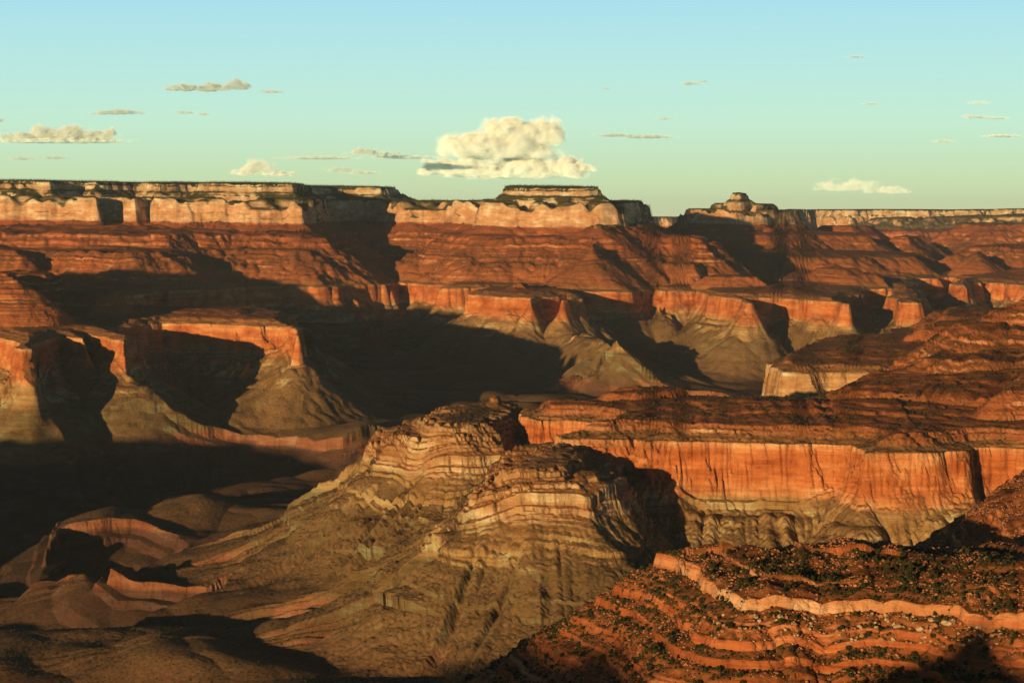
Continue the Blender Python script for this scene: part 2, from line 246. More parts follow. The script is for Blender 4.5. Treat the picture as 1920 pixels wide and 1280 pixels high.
REG = ['canyon_floor'] + list(dict.fromkeys(f['region'] for f in F)) + ['inner_gorge']
LEDGY = np.array([True] + [f['steps'] for f in F] + [False])
for f in F: f['rid'] = [q['region'] for q in F].index(f['region'])
CONE = np.array([False] + [f['region'] == 'pointed_butte' and f['off'] < Sof(0) for f in F] + [False])
def height(x, y, fine=True):
    """returns world z, stratum height and region number"""
    r = np.hypot(x, y); px = r / 1970.0                       # size of a render pixel there
    wa_ = .12 + .22 * sm(2600, 4200, y) + .21 * sm(5900, 7000, y) + .45 * sm(6500, 9000, y)
    near0 = sm(200, 1200, r)
    far_ = 1 + .8 * sm(10500, 12500, y)
    X = x + near0 * wa_ * (70 * far_ * noise(x / 900, y / 900, 1) + 26 * noise(x / 260, y / 260, 2))
    Y = y + near0 * wa_ * (70 * noise(x / 900, y / 900, 3) + 26 * noise(x / 260, y / 260, 4))
    b1 = billow(x / 520, y / 520, 5); b2 = billow(x / 210, y / 210, 6); b3 = billow(x / 84, y / 84, 7)
    n4 = noise(x / 38, y / 38, 8)
    e = 50 * b1 + 20 * b2 + 7 * b3 + 5 * n4
    small = 5 * b3 + 5 * n4
    if fine:
        n5 = billow(x / 17, y / 17, 9) * sm(.4, 1.2, 17 / (px * 3)); n6 = noise(x / 7, y / 7, 10) * sm(.4, 1.2, 7 / (px * 3))
        small = small + 2.5 * n5 + 1.4 * n6
    e = e + small * .5
    crag = billow(x / 34, y / 34, 23) + .5 * billow(x / 15, y / 15, 24)
    S2 = np.full(x.shape, -9000.0); RR = np.full(x.shape, -1)
    S = np.full(x.shape, -6000.0); U = np.zeros(x.shape); reg = np.zeros(x.shape, np.int16); TG = np.zeros(x.shape)
    for f in F:
        b = f['bb']; p = f['pad']
        m = (X > b[0] - p) & (X < b[1] + p) & (Y > b[2] - p) & (Y < b[3] + p)
        if not m.any(): continue
        idx = np.nonzero(m)[0]
        d, u = sd_poly(X[idx], Y[idx], f['P'])
        v = d + f['off']
        # far outside the slope fades into the plain slowly
        a = f['amp'] * near0[idx]
        v = v + e[idx] * a + small[idx] * near0[idx] * f['rough']
        cc = f['cap'] + 2 * n4[idx]; v = np.where(v > cc, cc + (.10 if f['cap'] < Sof(-60) else 0.0) * (v - cc), v)
        if f['steps']: v = v + near0[idx] * 3.0 * crag[idx] * sm(-90, -50, v)
        if f['steps']: v = np.interp(np.interp(v, SK3, ZK3), ZK, SK)
        k = v > S[idx]
        rid = f['rid']; same = RR[idx] == rid
        S2[idx] = np.maximum(S2[idx], np.where(same, -9000., np.where(k, S[idx], v)))
        RR[idx[k]] = rid
        j = idx[k]
        S[j] = v[k]; U[j] = u[k] + f['seed'] * 777; reg[j] = f['seed'] + 1; TG[j] = np.clip(np.minimum(u[k], f['per'] - u[k]) / 70, 0, 1)
    TG = TG * sm(0, 70, S - S2) * np.clip(.75 + 1.1 * noise(U / 420, S / 1500, 36), .2, 1.25)
    # plain further out continues as a very gentle fan
    talus = sm(-.25, .45, noise(x / 330, y / 330, 12) + .5 * noise(x / 110, y / 110, 13))
    stp = sm(-.25, .4, noise(x / 380 + 5, y / 380, 32)) * .85
    zl_ = np.interp(S, SK, ZK); zl_ = np.where((S < 0) & (S > -260), zl_ * (1 - stp) + np.interp(S, SK3, ZK3) * stp, zl_); zs_ = np.interp(S, SK2, ZK2)
    steep = sm(-60, 0, S)                                        # keep upper ledges mostly bare
    near_ = sm(3800, 2600, y) * (y > 0)
    w = talus * (0.85 - .45 * steep) * (1 - .75 * near_) * (1 - .75 * sm(640, 660, S))
    w = np.where(CONE[reg], .55, w)
    w = np.where(LEDGY[reg], w * .7, np.maximum(w, .9 * sm(-55, -95, S)))
    s = zl_ * (1 - w) + zs_ * w
    # thin beds standing out as small ledges
    def terrace(s, per, a):
        k = (s + .6 * n4) / per; fl_ = np.floor(k); fr_ = k - fl_
        return s + a * per * (sm(.55, .95, fr_) - fr_)
    tm = np.maximum(sm(-.2, .35, noise(x / 75, y / 75, 21)) * (.35 + .65 * (1 - talus)), near_ * sm(-.5, .1, noise(x / 60, y / 60, 22))) * (S < 640) * sm(-75, -50, S)
    if fine:
        sv = sm(-.25, .3, noise(s / 13., x / 700, 35))                  # some beds stand out, others crumble
        s = np.where(y < 3200, terrace(terrace(s, 4.6, .85 * tm * sv), 10.5, .40 * tm), terrace(s, 9.0, .7 * tm))
    # gullies running straight down the talus
    gm = sm(-40, -110, S) * sm(-700, -380, S) * TG * np.where(LEDGY[reg] & (reg > 0), 1.15, 1.)
    g1 = np.abs(noise(U / 135 + .5 * noise(U / 300, S / 300, 33), S / 900, 14)) * 1.3 + np.abs(noise(U / 80, S / 700, 34)) * .7; g2 = np.abs(noise(U / 38, S / 500, 15)) * 2
    s = s + gm * ((g1 - .55) * 38 + (g2 - .5) * 20)
    gm2 = sm(40, 120, S) * sm(640, 560, S) * TG
    s = s + gm2 * ((g1 - .55) * 9 + (g2 - .5) * 5)
    # low hills and washes of the platform
    fl = sm(-230, -700, S) * near0
    h1 = np.abs(noise(X / 1100 + 3.3, Y / 1100, 16)); h2 = np.abs(noise(X / 460, Y / 460, 17)); h3 = np.abs(noise(X / 170, Y / 170, 18))
    s = s + fl * (90 * (h1 - .22) + 62 * (h2 - .2) + 14 * (h3 - .2))
    s = s + near0 * (.7 * n4 + .3 * b3)
    if fine: s = s + near0 * (.3 * n5 + .3 * n6)
    # hand-placed hills on the platform
    for hx, hy, hr, hh in HILLS:
        q = np.hypot(x - hx, (y - hy)) / hr
        s = s + fl * hh * np.clip(1 - q, 0, 1) ** 1.3 * (1 + .25 * (g2 - .5))
    z = s + shift(x, y)
    # inner gorge
    cut = np.zeros(x.shape); 
    for g, gmax in GORGE:
        m = (x > g[:, 0].min() - 300) & (x < g[:, 0].max() + 300) & (y > g[:, 1].min() - 300) & (y < g[:, 1].max() + 300)
        if not m.any(): continue
        idx = np.nonzero(m)[0]
        d, u = sd_poly(X[idx], Y[idx], g)
        gg = np.abs(noise(u / 120, d / 900, 19)) * 2
        d = d + e[idx] * .18 + small[idx] * .5 + (gg - .5) * 40 * sm(30, 250, d)
        cut[idx] = np.maximum(cut[idx], np.minimum(np.interp(d, GD, GZ), gmax))
    z = z - cut; s = s - cut
    reg[cut > 12] = len(F) + 1
    # under the camera
    infov = (y > 4) & (np.abs(x) < .5 * y + 30)
    z = np.where(infov & (r < 1500), np.minimum(z, -.27 * y - 2), z)
    z = np.where(r < 7, np.minimum(z, -1.75), z)
    return z, s, reg
HILLS = [(*pd(60, 5120), 330, 105), (*pd(150, 5080), 200, 60), (*pd(405, 6250), 260, 48), (*pd(250, 4900), 300, 20), (*pd(520, 4350), 420, 40), (*pd(150, 4150), 350, 30), (*pd(820, 7700), 500, 40), (*pd(700, 7900), 380, 55)]

# ------------------------------------------------------------------ terrain grid: bearings x ranges, denser where the ground is steep
def build_grid(NC=1160, NR=2000):
    half = R(15.6)
    fine = np.linspace(-half, half, NC)
    st = fine[1] - fine[0]; side = []; a = half
    while a < math.pi:
        st = min(st * 1.06, R(2.2)); a += st; side.append(a)
    side = [v for v in side if v < math.pi * .995]
    ang = np.concatenate([-np.array(side[::-1]), fine, np.array(side)])
    ang = np.concatenate([ang, [ang[0] + 2 * math.pi]])
    # pass 1
    rr = np.concatenate([np.geomspace(2.5, 1500, 120, endpoint=False), np.geomspace(1500, 43000, 2600)])
    sel = np.arange(0, len(ang), 4); sel = np.unique(np.concatenate([sel, [len(ang) - 1]]))
    A = ang[sel]
    def col(i):
        z, s, g = height(np.sin(A[i]) * rr, np.cos(A[i]) * rr, False)
        return z
    with ThreadPoolExecutor(4) as ex: Z = np.array(list(ex.map(col, range(len(A)))))
    py = Z / rr[None, :] * 1970
    dpy = np.abs(np.diff(py, axis=1)); dl = np.diff(np.log(rr))[None, :] * np.ones((len(A), 1))
    vis = (py[:, 1:] >= np.maximum.accumulate(py, axis=1)[:, 1:] - 6)
    w = dl * 60 + np.minimum(dpy, 60) * np.where(vis, 1.0, .12)
    w[:, :120] = dl[:, :120] * 8
    kk = np.exp(-np.linspace(-2, 2, 13) ** 2); kk /= kk.sum()
    w = np.apply_along_axis(lambda v: np.convolve(v, kk, 'same'), 0, np.pad(w, ((6, 6), (0, 0)), mode='edge'))[6:-6]
    kr_ = np.ones(5) / 5
    w = np.apply_along_axis(lambda v: np.convolve(v, kr_, 'same'), 1, w)
    cdf = np.concatenate([np.zeros((len(A), 1)), np.cumsum(w, axis=1)], axis=1); cdf /= cdf[:, -1:]
    t = np.linspace(0, 1, NR)
    lr = np.array([np.interp(t, cdf[i], np.log(rr)) for i in range(len(A))])
    LR = np.empty((len(ang), NR))
    for j in range(NR): LR[:, j] = np.interp(ang, A, lr[:, j])
    Rr = np.exp(LR)
    x = np.sin(ang)[:, None] * Rr; y = np.cos(ang)[:, None] * Rr
    def col2(c):
        a, b = c; sh = x[a:b].shape
        z, s, g = height(x[a:b].ravel(), y[a:b].ravel(), True)
        return z.reshape(sh), s.reshape(sh), g.reshape(sh)
    ch = [(a, min(a + 20, len(ang))) for a in range(0, len(ang), 20)]
    with ThreadPoolExecutor(4) as ex: res = list(ex.map(col2, ch))
    z = np.concatenate([q[0] for q in res]); s = np.concatenate([q[1] for q in res]); g = np.concatenate([q[2] for q in res])
    # last bearing closes the circle
    x[-1] = x[0]; y[-1] = y[0]; z[-1] = z[0]; s[-1] = s[0]; g[-1] = g[0]
    return x, y, z, s, g
import time as _t
_t0 = _t.time()
gx, gy, gz, gs, gg = build_grid()
print('grid', gx.shape, _t.time() - _t0)

# ------------------------------------------------------------------ materials
def mat(name):
    m = bpy.data.materials.new(name); m.use_nodes = True; t = m.node_tree; t.nodes.clear()
    o = t.nodes.new('ShaderNodeOutputMaterial'); b = t.nodes.new('ShaderNodeBsdfPrincipled')
    b.inputs['Roughness'].default_value = .95; b.inputs['Specular IOR Level'].default_value = .1
    t.links.new(b.outputs[0], o.inputs[0]); return m, t, b
def rmp(t, src, stops, mode='LINEAR'):
    n = t.nodes.new('ShaderNodeValToRGB'); e = n.color_ramp; e.interpolation = mode
    for i, (p, c) in enumerate(stops):
        k = e.elements[i] if i < 2 else e.elements.new(p)
        k.position = p; k.color = (*c, 1) if not isinstance(c, (int, float)) else (c, c, c, 1)
    t.links.new(src, n.inputs[0]); return n.outputs[0]
def rock_material(name='canyon_strata', rw=(.47, .155, .052), rwp=(.56, .27, .12)):
    m, t, b = mat(name); n = t.nodes.new; l = t.links.new
    def M(op, a, b_=None, c=None, clamp=False):
        q = n('ShaderNodeMath'); q.operation = op; q.use_clamp = clamp
        for i, v in enumerate((a, b_, c)):
            if v is None: continue
            if isinstance(v, (int, float)): q.inputs[i].default_value = v
            else: l(v, q.inputs[i])
        return q.outputs[0]
    def MX(f, a, b_, mode='MIX'):
        q = n('ShaderNodeMixRGB'); q.blend_type = mode
        for i, v in enumerate((f, a, b_)):
            if isinstance(v, (int, float)): q.inputs[i].default_value = v
            elif isinstance(v, tuple): q.inputs[i].default_value = (*v, 1)
            else: l(v, q.inputs[i])
        return q.outputs[0]
    def NZ(vec, scale, det=3, rough=.6):
        q = n('ShaderNodeTexNoise'); q.inputs['Scale'].default_value = scale; q.inputs['Detail'].default_value = det; q.inputs['Roughness'].default_value = rough
        l(vec, q.inputs['Vector']); return q.outputs['Fac']
    def VS(v, s):
        q = n('ShaderNodeVectorMath'); q.operation = 'MULTIPLY'; l(v, q.inputs[0]); q.inputs[1].default_value = s; return q.outputs[0]
    at = n('ShaderNodeAttribute'); at.attribute_name = 'strat'; s0 = at.outputs['Fac']
    g = n('ShaderNodeNewGeometry'); pos = g.outputs['Position']
    sp_ = n('ShaderNodeSeparateXYZ'); l(pos, sp_.inputs[0])
    nz = n('ShaderNodeSeparateXYZ'); l(g.outputs['Normal'], nz.inputs[0]); up_ = nz.outputs['Z']
    big = NZ(pos, 1 / 420., 3); med = NZ(pos, 1 / 70., 4); fin = NZ(pos, 1 / 9., 4, .7)
    s1 = M('ADD', s0, M('MULTIPLY', M('SUBTRACT', med, .5), 16))
    def P(s): return (s + 1300) / 1550.
    f = M('MULTIPLY', M('ADD', s1, 1300), 1 / 1550.)
    # bare rock by bed
    cream = (.50, .36, .22); cream2 = (.50, .31, .18); red = (.40, .125, .045); red2 = (.34, .105, .045)
    mu = (.36, .235, .105); ba = (.17, .125, .055); tap = (.27, .115, .06); sch = (.10, .05, .035)
    bare = rmp(t, f, [(P(-1300), sch), (P(-845), sch), (P(-835), tap), (P(-792), tap), (P(-770), ba), (P(-650), ba), (P(-640), mu), (P(-560), mu), (P(-552), rwp), (P(-520), rw), (P(-450), rw), (P(-430), rwp), (P(-424), red2),
                      (P(-300), red), (P(-280), (.46, .15, .06)), (P(-200), red), (P(-135), (.44, .13, .05)), (P(-70), (.36, .10, .045)), (P(-56), cream2), (P(20), (.54, .32, .18)), (P(90), cream), (P(140), cream), (P(215), (.52, .39, .24))])
    # fine bedding
    cmb = n('ShaderNodeCombineXYZ'); l(M('MULTIPLY', sp_.outputs['X'], .002), cmb.inputs[0]); l(M('MULTIPLY', sp_.outputs['Y'], .002), cmb.inputs[1]); l(M('MULTIPLY', s1, .14), cmb.inputs[2])
    bed = NZ(cmb.outputs[0], 1.0, 5, .75)
    bedc = rmp(t, bed, [(.30, (.45, .38, .34)), (.45, (.85, .82, .8)), (.55, (1, 1, 1)), (.68, (1.35, 1.5, 1.6))])
    cmb3 = n('ShaderNodeCombineXYZ'); l(M('MULTIPLY', sp_.outputs['X'], .0008), cmb3.inputs[0]); l(M('MULTIPLY', sp_.outputs['Y'], .0008), cmb3.inputs[1]); l(M('MULTIPLY', s1, .05), cmb3.inputs[2])
    bed2 = NZ(cmb3.outputs[0], 1.0, 3, .6)
    supai = rmp(t, f, [(P(-432), 0), (P(-424), 1), (P(-70), 1), (P(-55), .35), (P(220), .35)])
    supai0 = rmp(t, f, [(P(-800), .3), (P(-640), .75), (P(-560), .6), (P(-545), .5), (P(-432), .45), (P(-424), 1), (P(-70), 1), (P(-55), .4)])
    col = MX(supai0, bare, MX(1., bare, bedc, 'MULTIPLY'))
    pale = rmp(t, bed2, [(.52, 0), (.60, .75)])
    inS = rmp(t, f, [(P(-424), 0), (P(-415), 1), (P(-150), 1), (P(-100), 0)])
    col = MX(M('MULTIPLY', M('MULTIPLY', pale, inS), .7), col, (.58, .33, .17))
    # vertical stains on the big cliffs
    st = NZ(VS(pos, (1 / 30., 1 / 30., 1 / 130.)), 1.0, 5, .68)
    stc = rmp(t, st, [(.28, (.55, .45, .40)), (.42, (.95, .92, .9)), (.60, (1.03, 1.03, 1.03)), (.78, (1.15, 1.3, 1.4))])
    cliffm = rmp(t, f, [(P(-800), .3), (P(-560), .5), (P(-540), .7), (P(-434), .7), (P(-420), .35), (P(-56), .45), (P(-40), .6), (P(150), .5)])
    col = MX(cliffm, col, MX(1., col, stc, 'MULTIPLY'))
    blotch = rmp(t, NZ(VS(pos, (1 / 120., 1 / 120., 1 / 45.)), 1.0, 6, .65), [(.32, (.50, .36, .30)), (.44, (.86, .80, .76)), (.54, (1.05, 1.08, 1.1)), (.66, (1.3, 1.85, 2.4))])
    col = MX(.9, col, MX(1., col, blotch, 'MULTIPLY'))
    # debris and sparse brush on gentler ground
    tal = rmp(t, f, [(P(-1300), (.07, .045, .03)), (P(-860), (.09, .05, .03)), (P(-815), (.155, .088, .045)), (P(-780), (.17, .105, .05)), (P(-640), (.19, .12, .055)), (P(-560), (.20, .12, .055)), (P(-540), (.30, .13, .05)), (P(-436), (.26, .14, .06)),
                     (P(-420), (.30, .15, .06)), (P(-395), (.33, .12, .045)), (P(-340), (.28, .10, .038)), (P(-300), (.20, .08, .03)), (P(-150), (.24, .082, .033)), (P(-70), (.25, .085, .035)), (P(-50), (.12, .09, .04)), (P(0), (.12, .10, .05)), (P(100), (.075, .07, .03)), (P(180), (.06, .06, .028)), (P(215), (.045, .05, .022))])
    talv = rmp(t, fin, [(.30, (.55, .55, .5)), (.5, (1, 1, 1)), (.68, (1.35, 1.3, 1.25))])
    tal = MX(1., tal, talv, 'MULTIPLY')
    tal = MX(.5, tal, MX(1., tal, rmp(t, big, [(.35, (.75, .74, .74)), (.65, (1.3, 1.2, 1.1))]), 'MULTIPLY'))
    # scattered bushes as dark specks on slopes, everywhere on the red and green slopes
    v = n('ShaderNodeTexVoronoi'); v.inputs['Scale'].default_value = 1 / 13.; l(pos, v.inputs['Vector'])
    spk = rmp(t, v.outputs['Distance'], [(.16, 1), (.26, 0)])
    dens = rmp(t, NZ(pos, 1 / 160., 3), [(.42, 0), (.58, 1)])
    inR = rmp(t, f, [(P(-440), 0.0), (P(-425), 1), (P(215), 1)])
    tal = MX(M('MULTIPLY', M('MULTIPLY', spk, dens), M('MULTIPLY', inR, .5)), tal, (.035, .04, .018))
    wlk = M('ADD', up_, M('MULTIPLY', M('SUBTRACT', med, .5), .35))
    slope = rmp(t, wlk, [(.52, 0), (.72, 1)])
    col = MX(slope, col, tal)
    l(col, b.inputs['Base Color'])
    # relief
    bm1 = n('ShaderNodeBump'); bm1.inputs['Distance'].default_value = 3.0
    l(M('SUBTRACT', .75, M('MULTIPLY', slope, .5)), bm1.inputs['Strength'])
    hgt = M('ADD', M('MULTIPLY', fin, 1.0), M('MULTIPLY', st, .6)); hgt = M('ADD', hgt, M('MULTIPLY', bed, 1.5))
    vo = n('ShaderNodeTexVoronoi'); vo.feature = 'DISTANCE_TO_EDGE'; vo.inputs['Scale'].default_value = 1.0
    wv = n('ShaderNodeVectorMath'); wv.operation = 'MULTIPLY_ADD'; l(pos, wv.inputs[0]); wv.inputs[1].default_value = (1 / 19., 1 / 19., 1 / 23.)
    nzc = n('ShaderNodeTexNoise'); nzc.inputs['Scale'].default_value = 1 / 20.; nzc.inputs['Detail'].default_value = 3; l(pos, nzc.inputs['Vector']); l(nzc.outputs['Color'], wv.inputs[2])
    l(wv.outputs[0], vo.inputs['Vector'])
    crack = rmp(t, vo.outputs['Distance'], [(0, 0), (.10, 1)])
    hgt = M('ADD', hgt, M('MULTIPLY', M('MULTIPLY', crack, .4), M('SUBTRACT', 1.0, slope)))
    l(hgt, bm1.inputs['Height']); l(bm1.outputs[0], b.inputs['Normal'])
    return m
ROCK = rock_material()
ROCK_TAN = rock_material('weathered_strata', (.46, .27, .13), (.50, .36, .21))

# ------------------------------------------------------------------ terrain meshes, one per landform
def tag(o, label=None, cat=None, group=None, kind=None):
    if label: o['label'] = label
    if cat: o['category'] = cat
    if group: o['group'] = group
    if kind: o['kind'] = kind
    return o
def np_mesh(name, verts, quads, material, attr=None, smooth=True):
    me = bpy.data.meshes.new(name); nv, nf = len(verts), len(quads); k = quads.shape[1]
    me.vertices.add(nv); me.vertices.foreach_set('co', verts.astype(np.float32).ravel())
    me.loops.add(nf * k); me.loops.foreach_set('vertex_index', quads.astype(np.int32).ravel())
    me.polygons.add(nf); me.polygons.foreach_set('loop_start', np.arange(0, nf * k, k, dtype=np.int32))
    me.polygons.foreach_set('loop_total', np.full(nf, k, np.int32))
    me.update(calc_edges=True)
    me.polygons.foreach_set('use_smooth', np.full(nf, smooth, bool))
    if attr is not None:
        a = me.attributes.new('strat', 'FLOAT', 'POINT'); a.data.foreach_set('value', attr.astype(np.float32))
    me.materials.append(material)
    o = bpy.data.objects.new(name, me); C.objects.link(o); return o

nA, nR = gx.shape
V = np.stack([gx, gy, gz], -1).reshape(-1, 3); ST = gs.ravel()
reg_names = [f['region'] for f in F]
uniq = ['canyon_floor'] + list(dict.fromkeys(reg_names)) + ['inner_gorge']
lut = np.array([0] + [uniq.index(r) for r in reg_names] + [len(uniq) - 1])
RG = lut[gg]
floor_like = (gs < -775) & (RG < len(uniq) - 1)
RG = np.where(floor_like, 0, RG)
ii, jj = np.meshgrid(np.arange(nA - 1), np.arange(nR - 1), indexing='ij')
q = np.stack([ii * nR + jj, (ii + 1) * nR + jj, (ii + 1) * nR + jj + 1, ii * nR + jj + 1], -1).reshape(-1, 4)[:, ::-1]
fr = RG[:-1, :-1].ravel()
LBL = {
 'canyon_floor': 'wide olive brown platform of low rolling hills between the buttes',
 'foreground_ridge': 'nearest red ledged ridge dotted with dark bushes, lower right',
 'near_canyon_wall': 'tall bright orange cliff wall with red terraces across the right',
 'spur_butte': 'tan stepped spur butte standing left of the bright orange wall',
 'eroded_spur': 'tan stepped spur with a rocky crest running off the left end of the orange wall',
 'grey_mesa': 'small grey-fronted mesa just behind the orange wall, right of centre',
 'left_mesa': 'long red mesa with a level cliff band at the left middle',
 'left_promontory': 'red cliff promontory cut by the left edge of the picture',
 'far_left_rim': 'long level canyon rim with pale cliffs at the far left',
 'flat_topped_butte': 'big flat-topped butte with cream cliffs in the centre skyline',
 'red_promontory': 'small red cliff promontory below the flat-topped butte',
 'middle_spur': 'red spurs above fanned olive slopes right of centre',
 'pointed_butte': 'butte with a small pointed summit on the right skyline',
 'right_mesa': 'pale benches stepping back at the right edge',
 'far_right_rim': 'hazy pink canyon rim running along the right horizon',
 'camera_rim': 'canyon rim the viewpoint stands on',
 'west_shade_headland': 'added headland behind and left of the viewpoint, there to cast shadow',
 'west_shade_mesa': 'added mesa beyond the left edge of the picture, there to cast shadow',
 'inner_gorge': 'dark inner gorge sunk in the platform at the left'}
for k, nm in enumerate(uniq):
    sel = q[fr == k]
    if not len(sel): continue
    vi, inv = np.unique(sel, return_inverse=True)
    o = np_mesh(nm, V[vi], inv.reshape(-1, 4), ROCK_TAN if nm in ('spur_butte', 'eroded_spur', 'grey_mesa') else ROCK, ST[vi])
    tag(o, LBL[nm], kind='structure')
print('meshes', _t.time() - _t0)

# ------------------------------------------------------------------ haze
def box_mesh(name, x0, x1, y0, y1, z0, z1, material):
    v = np.array([(x, y, z) for z in (z0, z1) for y in (y0, y1) for x in (x0, x1)], float)
    f = np.array([(0, 2, 3, 1), (4, 5, 7, 6), (0, 1, 5, 4), (2, 6, 7, 3), (0, 4, 6, 2), (1, 3, 7, 5)])
    return np_mesh(name, v, f, material, smooth=False)
hm = bpy.data.materials.new('haze'); hm.use_nodes = True; t = hm.node_tree; t.nodes.clear()
o_ = t.nodes.new('ShaderNodeOutputMaterial'); pv = t.nodes.new('ShaderNodeVolumePrincipled')
pv.inputs['Color'].default_value = (.62, .80, 1.0, 1); pv.inputs['Density'].default_value = 6e-6; pv.inputs['Anisotropy'].default_value = 0.0
t.links.new(pv.outputs[0], o_.inputs['Volume'])
zt = max(float(gz.max()) + 12, 25.0)
hz = box_mesh('haze', -44000, 44000, -44000, 44000, float(gz.min()) - 1.0, zt, hm)
tag(hz, kind='stuff')

# ------------------------------------------------------------------ brush, boulders, rim forest
rng = np.random.default_rng(7)
def project(x, y, z):
    dep = y * cp - z * sp; upc = y * sp + z * cp
    return 960 + FPX * x / dep, 640 - FPX * upc / dep
PX, PY = project(gx, np.where(gy > 100, gy, 1e9), gz)
run = np.minimum.accumulate(np.where(gy > 100, PY, 9999), axis=1)
VISIBLE = (gy > 1200) & (PY <= run + 3) & (PX > -20) & (PX < 1940) & (PY < 1300)
dR = np.hypot(np.gradient(gx, axis=1), np.gradient(gy, axis=1)); dZ = np.abs(np.gradient(gz, axis=1))
STEEP = dZ / np.maximum(dR, 1e-3)

def plain_mat(name, c1, c2, scale, rough=.9):
    m, t, b = mat(name)
    tc = t.nodes.new('ShaderNodeTexCoord'); nz = t.nodes.new('ShaderNodeTexNoise'); nz.inputs['Scale'].default_value = scale; nz.inputs['Detail'].default_value = 4
    g = t.nodes.new('ShaderNodeNewGeometry'); t.links.new(g.outputs['Position'], nz.inputs['Vector'])
    t.links.new(rmp(t, nz.outputs['Fac'], [(.35, c1), (.65, c2)]), b.inputs['Base Color']); b.inputs['Roughness'].default_value = rough
    return m
LEAF = plain_mat('juniper_green', (.022, .026, .010), (.06, .058, .022), .35)
WOOD = plain_mat('juniper_wood', (.09, .06, .04), (.16, .11, .07), 2.)
STONE = plain_mat('pale_boulder', (.30, .21, .13), (.52, .41, .27), .25)
STONE_RED = plain_mat('red_boulder', (.30, .11, .05), (.46, .22, .11), .25)
PINE = plain_mat('pine_green', (.02, .032, .015), (.045, .06, .025), .02)

def ico():
    p = (1 + 5 ** .5) / 2
    v = np.array([(-1, p, 0), (1, p, 0), (-1, -p, 0), (1, -p, 0), (0, -1, p), (0, 1, p), (0, -1, -p), (0, 1, -p), (p, 0, -1), (p, 0, 1), (-p, 0, -1), (-p, 0, 1)], float)
    v /= np.linalg.norm(v[0])
    f = np.array([(0, 11, 5), (0, 5, 1), (0, 1, 7), (0, 7, 10), (0, 10, 11), (1, 5, 9), (5, 11, 4), (11, 10, 2), (10, 7, 6), (7, 1, 8), (3, 9, 4), (3, 4, 2), (3, 2, 6), (3, 6, 8), (3, 8, 9), (4, 9, 5), (2, 4, 11), (6, 2, 10), (8, 6, 7), (9, 8, 1)])
    return v, f
IV, IF = ico()
def ico2():
    v = [tuple(a) for a in IV]; f = []; cache = {}
    def mid(a, b):
        k = (min(a, b), max(a, b))
        if k not in cache:
            m = (np.array(v[a]) + np.array(v[b])) / 2; m /= np.linalg.norm(m); v.append(tuple(m)); cache[k] = len(v) - 1
        return cache[k]
    for a, b, c in IF:
        ab, bc, ca = mid(a, b), mid(b, c), mid(c, a); f += [(a, ab, ca), (b, bc, ab), (c, ca, bc), (ab, bc, ca)]
    return np.array(v), np.array(f)
IV2, IF2 = ico2()
def merge(parts):
    vs, fs, n0 = [], [], 0
    for v, f in parts:
        vs.append(v); fs.append(f + n0); n0 += len(v)
    return np.concatenate(vs), np.concatenate(fs)

# juniper variants: crown of leaf-sized faces around a few limbs, and a short forked trunk
def crown(seed, w, h, n):
    r = np.random.default_rng(seed); P = []
    lob = r.normal(0, 1, (7, 3)); lob = lob / np.linalg.norm(lob, axis=1)[:, None] * r.uniform(.25, .75, (7, 1)); lob[:, 2] = np.abs(lob[:, 2])
    for i in range(n):
        c = lob[r.integers(7)]; d = r.normal(0, 1, 3); d /= np.linalg.norm(d); q = c + d * r.uniform(.25, .42)
        ctr = np.array([q[0] * w, q[1] * w, .18 * h + max(q[2], -.1) * h * .8])
        a = r.normal(0, 1, 3); a /= np.linalg.norm(a); b = np.cross(a, r.normal(0, 1, 3)); b /= np.linalg.norm(b); e = .16 * w * r.uniform(.7, 1.4)
        P.append(np.array([ctr + a * e, ctr + b * e, ctr - a * e, ctr - b * e]))
    v = np.concatenate(P); f = np.arange(len(v)).reshape(-1, 4); return v, f
def limb(p0, p1, r0, r1):
    p0, p1 = np.array(p0, float), np.array(p1, float); d = p1 - p0; d /= np.linalg.norm(d)
    a = np.cross(d, (0.3, .9, .1)); a /= np.linalg.norm(a); b = np.cross(d, a)
    v = []
    for p, r in ((p0, r0), (p1, r1)):
        for k in range(5): v.append(p + r * (math.cos(k * 1.2566) * a + math.sin(k * 1.2566) * b))
    f = [(k, (k + 1) % 5, 5 + (k + 1) % 5, 5 + k) for k in range(5)]
    return np.array(v), np.array(f)
jun = []
for k in range(6):
    w, h = 1.0 + .15 * (k % 3), .95 + .14 * (k % 4)
    root = bpy.data.objects.new('juniper_bush', None); C.objects.link(root)
    cv, cf = crown(100 + k, w * .95, h * 1.6, 330); c_ = np_mesh('crown', cv, cf, LEAF, smooth=False); c_.parent = root
    tv, tf = merge([limb((0, 0, -.5), (.05, .03, .45), .13, .10), limb((.05, .03, .4), (.4, .1, 1.0), .09, .04), limb((.05, .03, .4), (-.35, -.15, .95), .08, .04), limb((.03, .03, .4), (0, .35, 1.05), .07, .03)])
    t_ = np_mesh('trunk', tv, tf, WOOD); t_.parent = root
    jun.append(root)
def dup(root):
    r = root.copy(); C.objects.link(r)
    for ch in root.children:
        c = ch.copy(); C.objects.link(c); c.parent = r; c.matrix_parent_inverse = ch.matrix_parent_inverse
    return r
FR = uniq.index('foreground_ridge')
regf = RG == FR
can = np.argwhere(VISIBLE & regf & (STEEP < 1.0) & (PY > 1030) & (PX < 1905) & (gs > -420))
clump = noise(gx[can[:, 0], can[:, 1]] / 60, gy[can[:, 0], can[:, 1]] / 60, 51)
wgt = np.clip(.55 + clump, .08, 1.2)
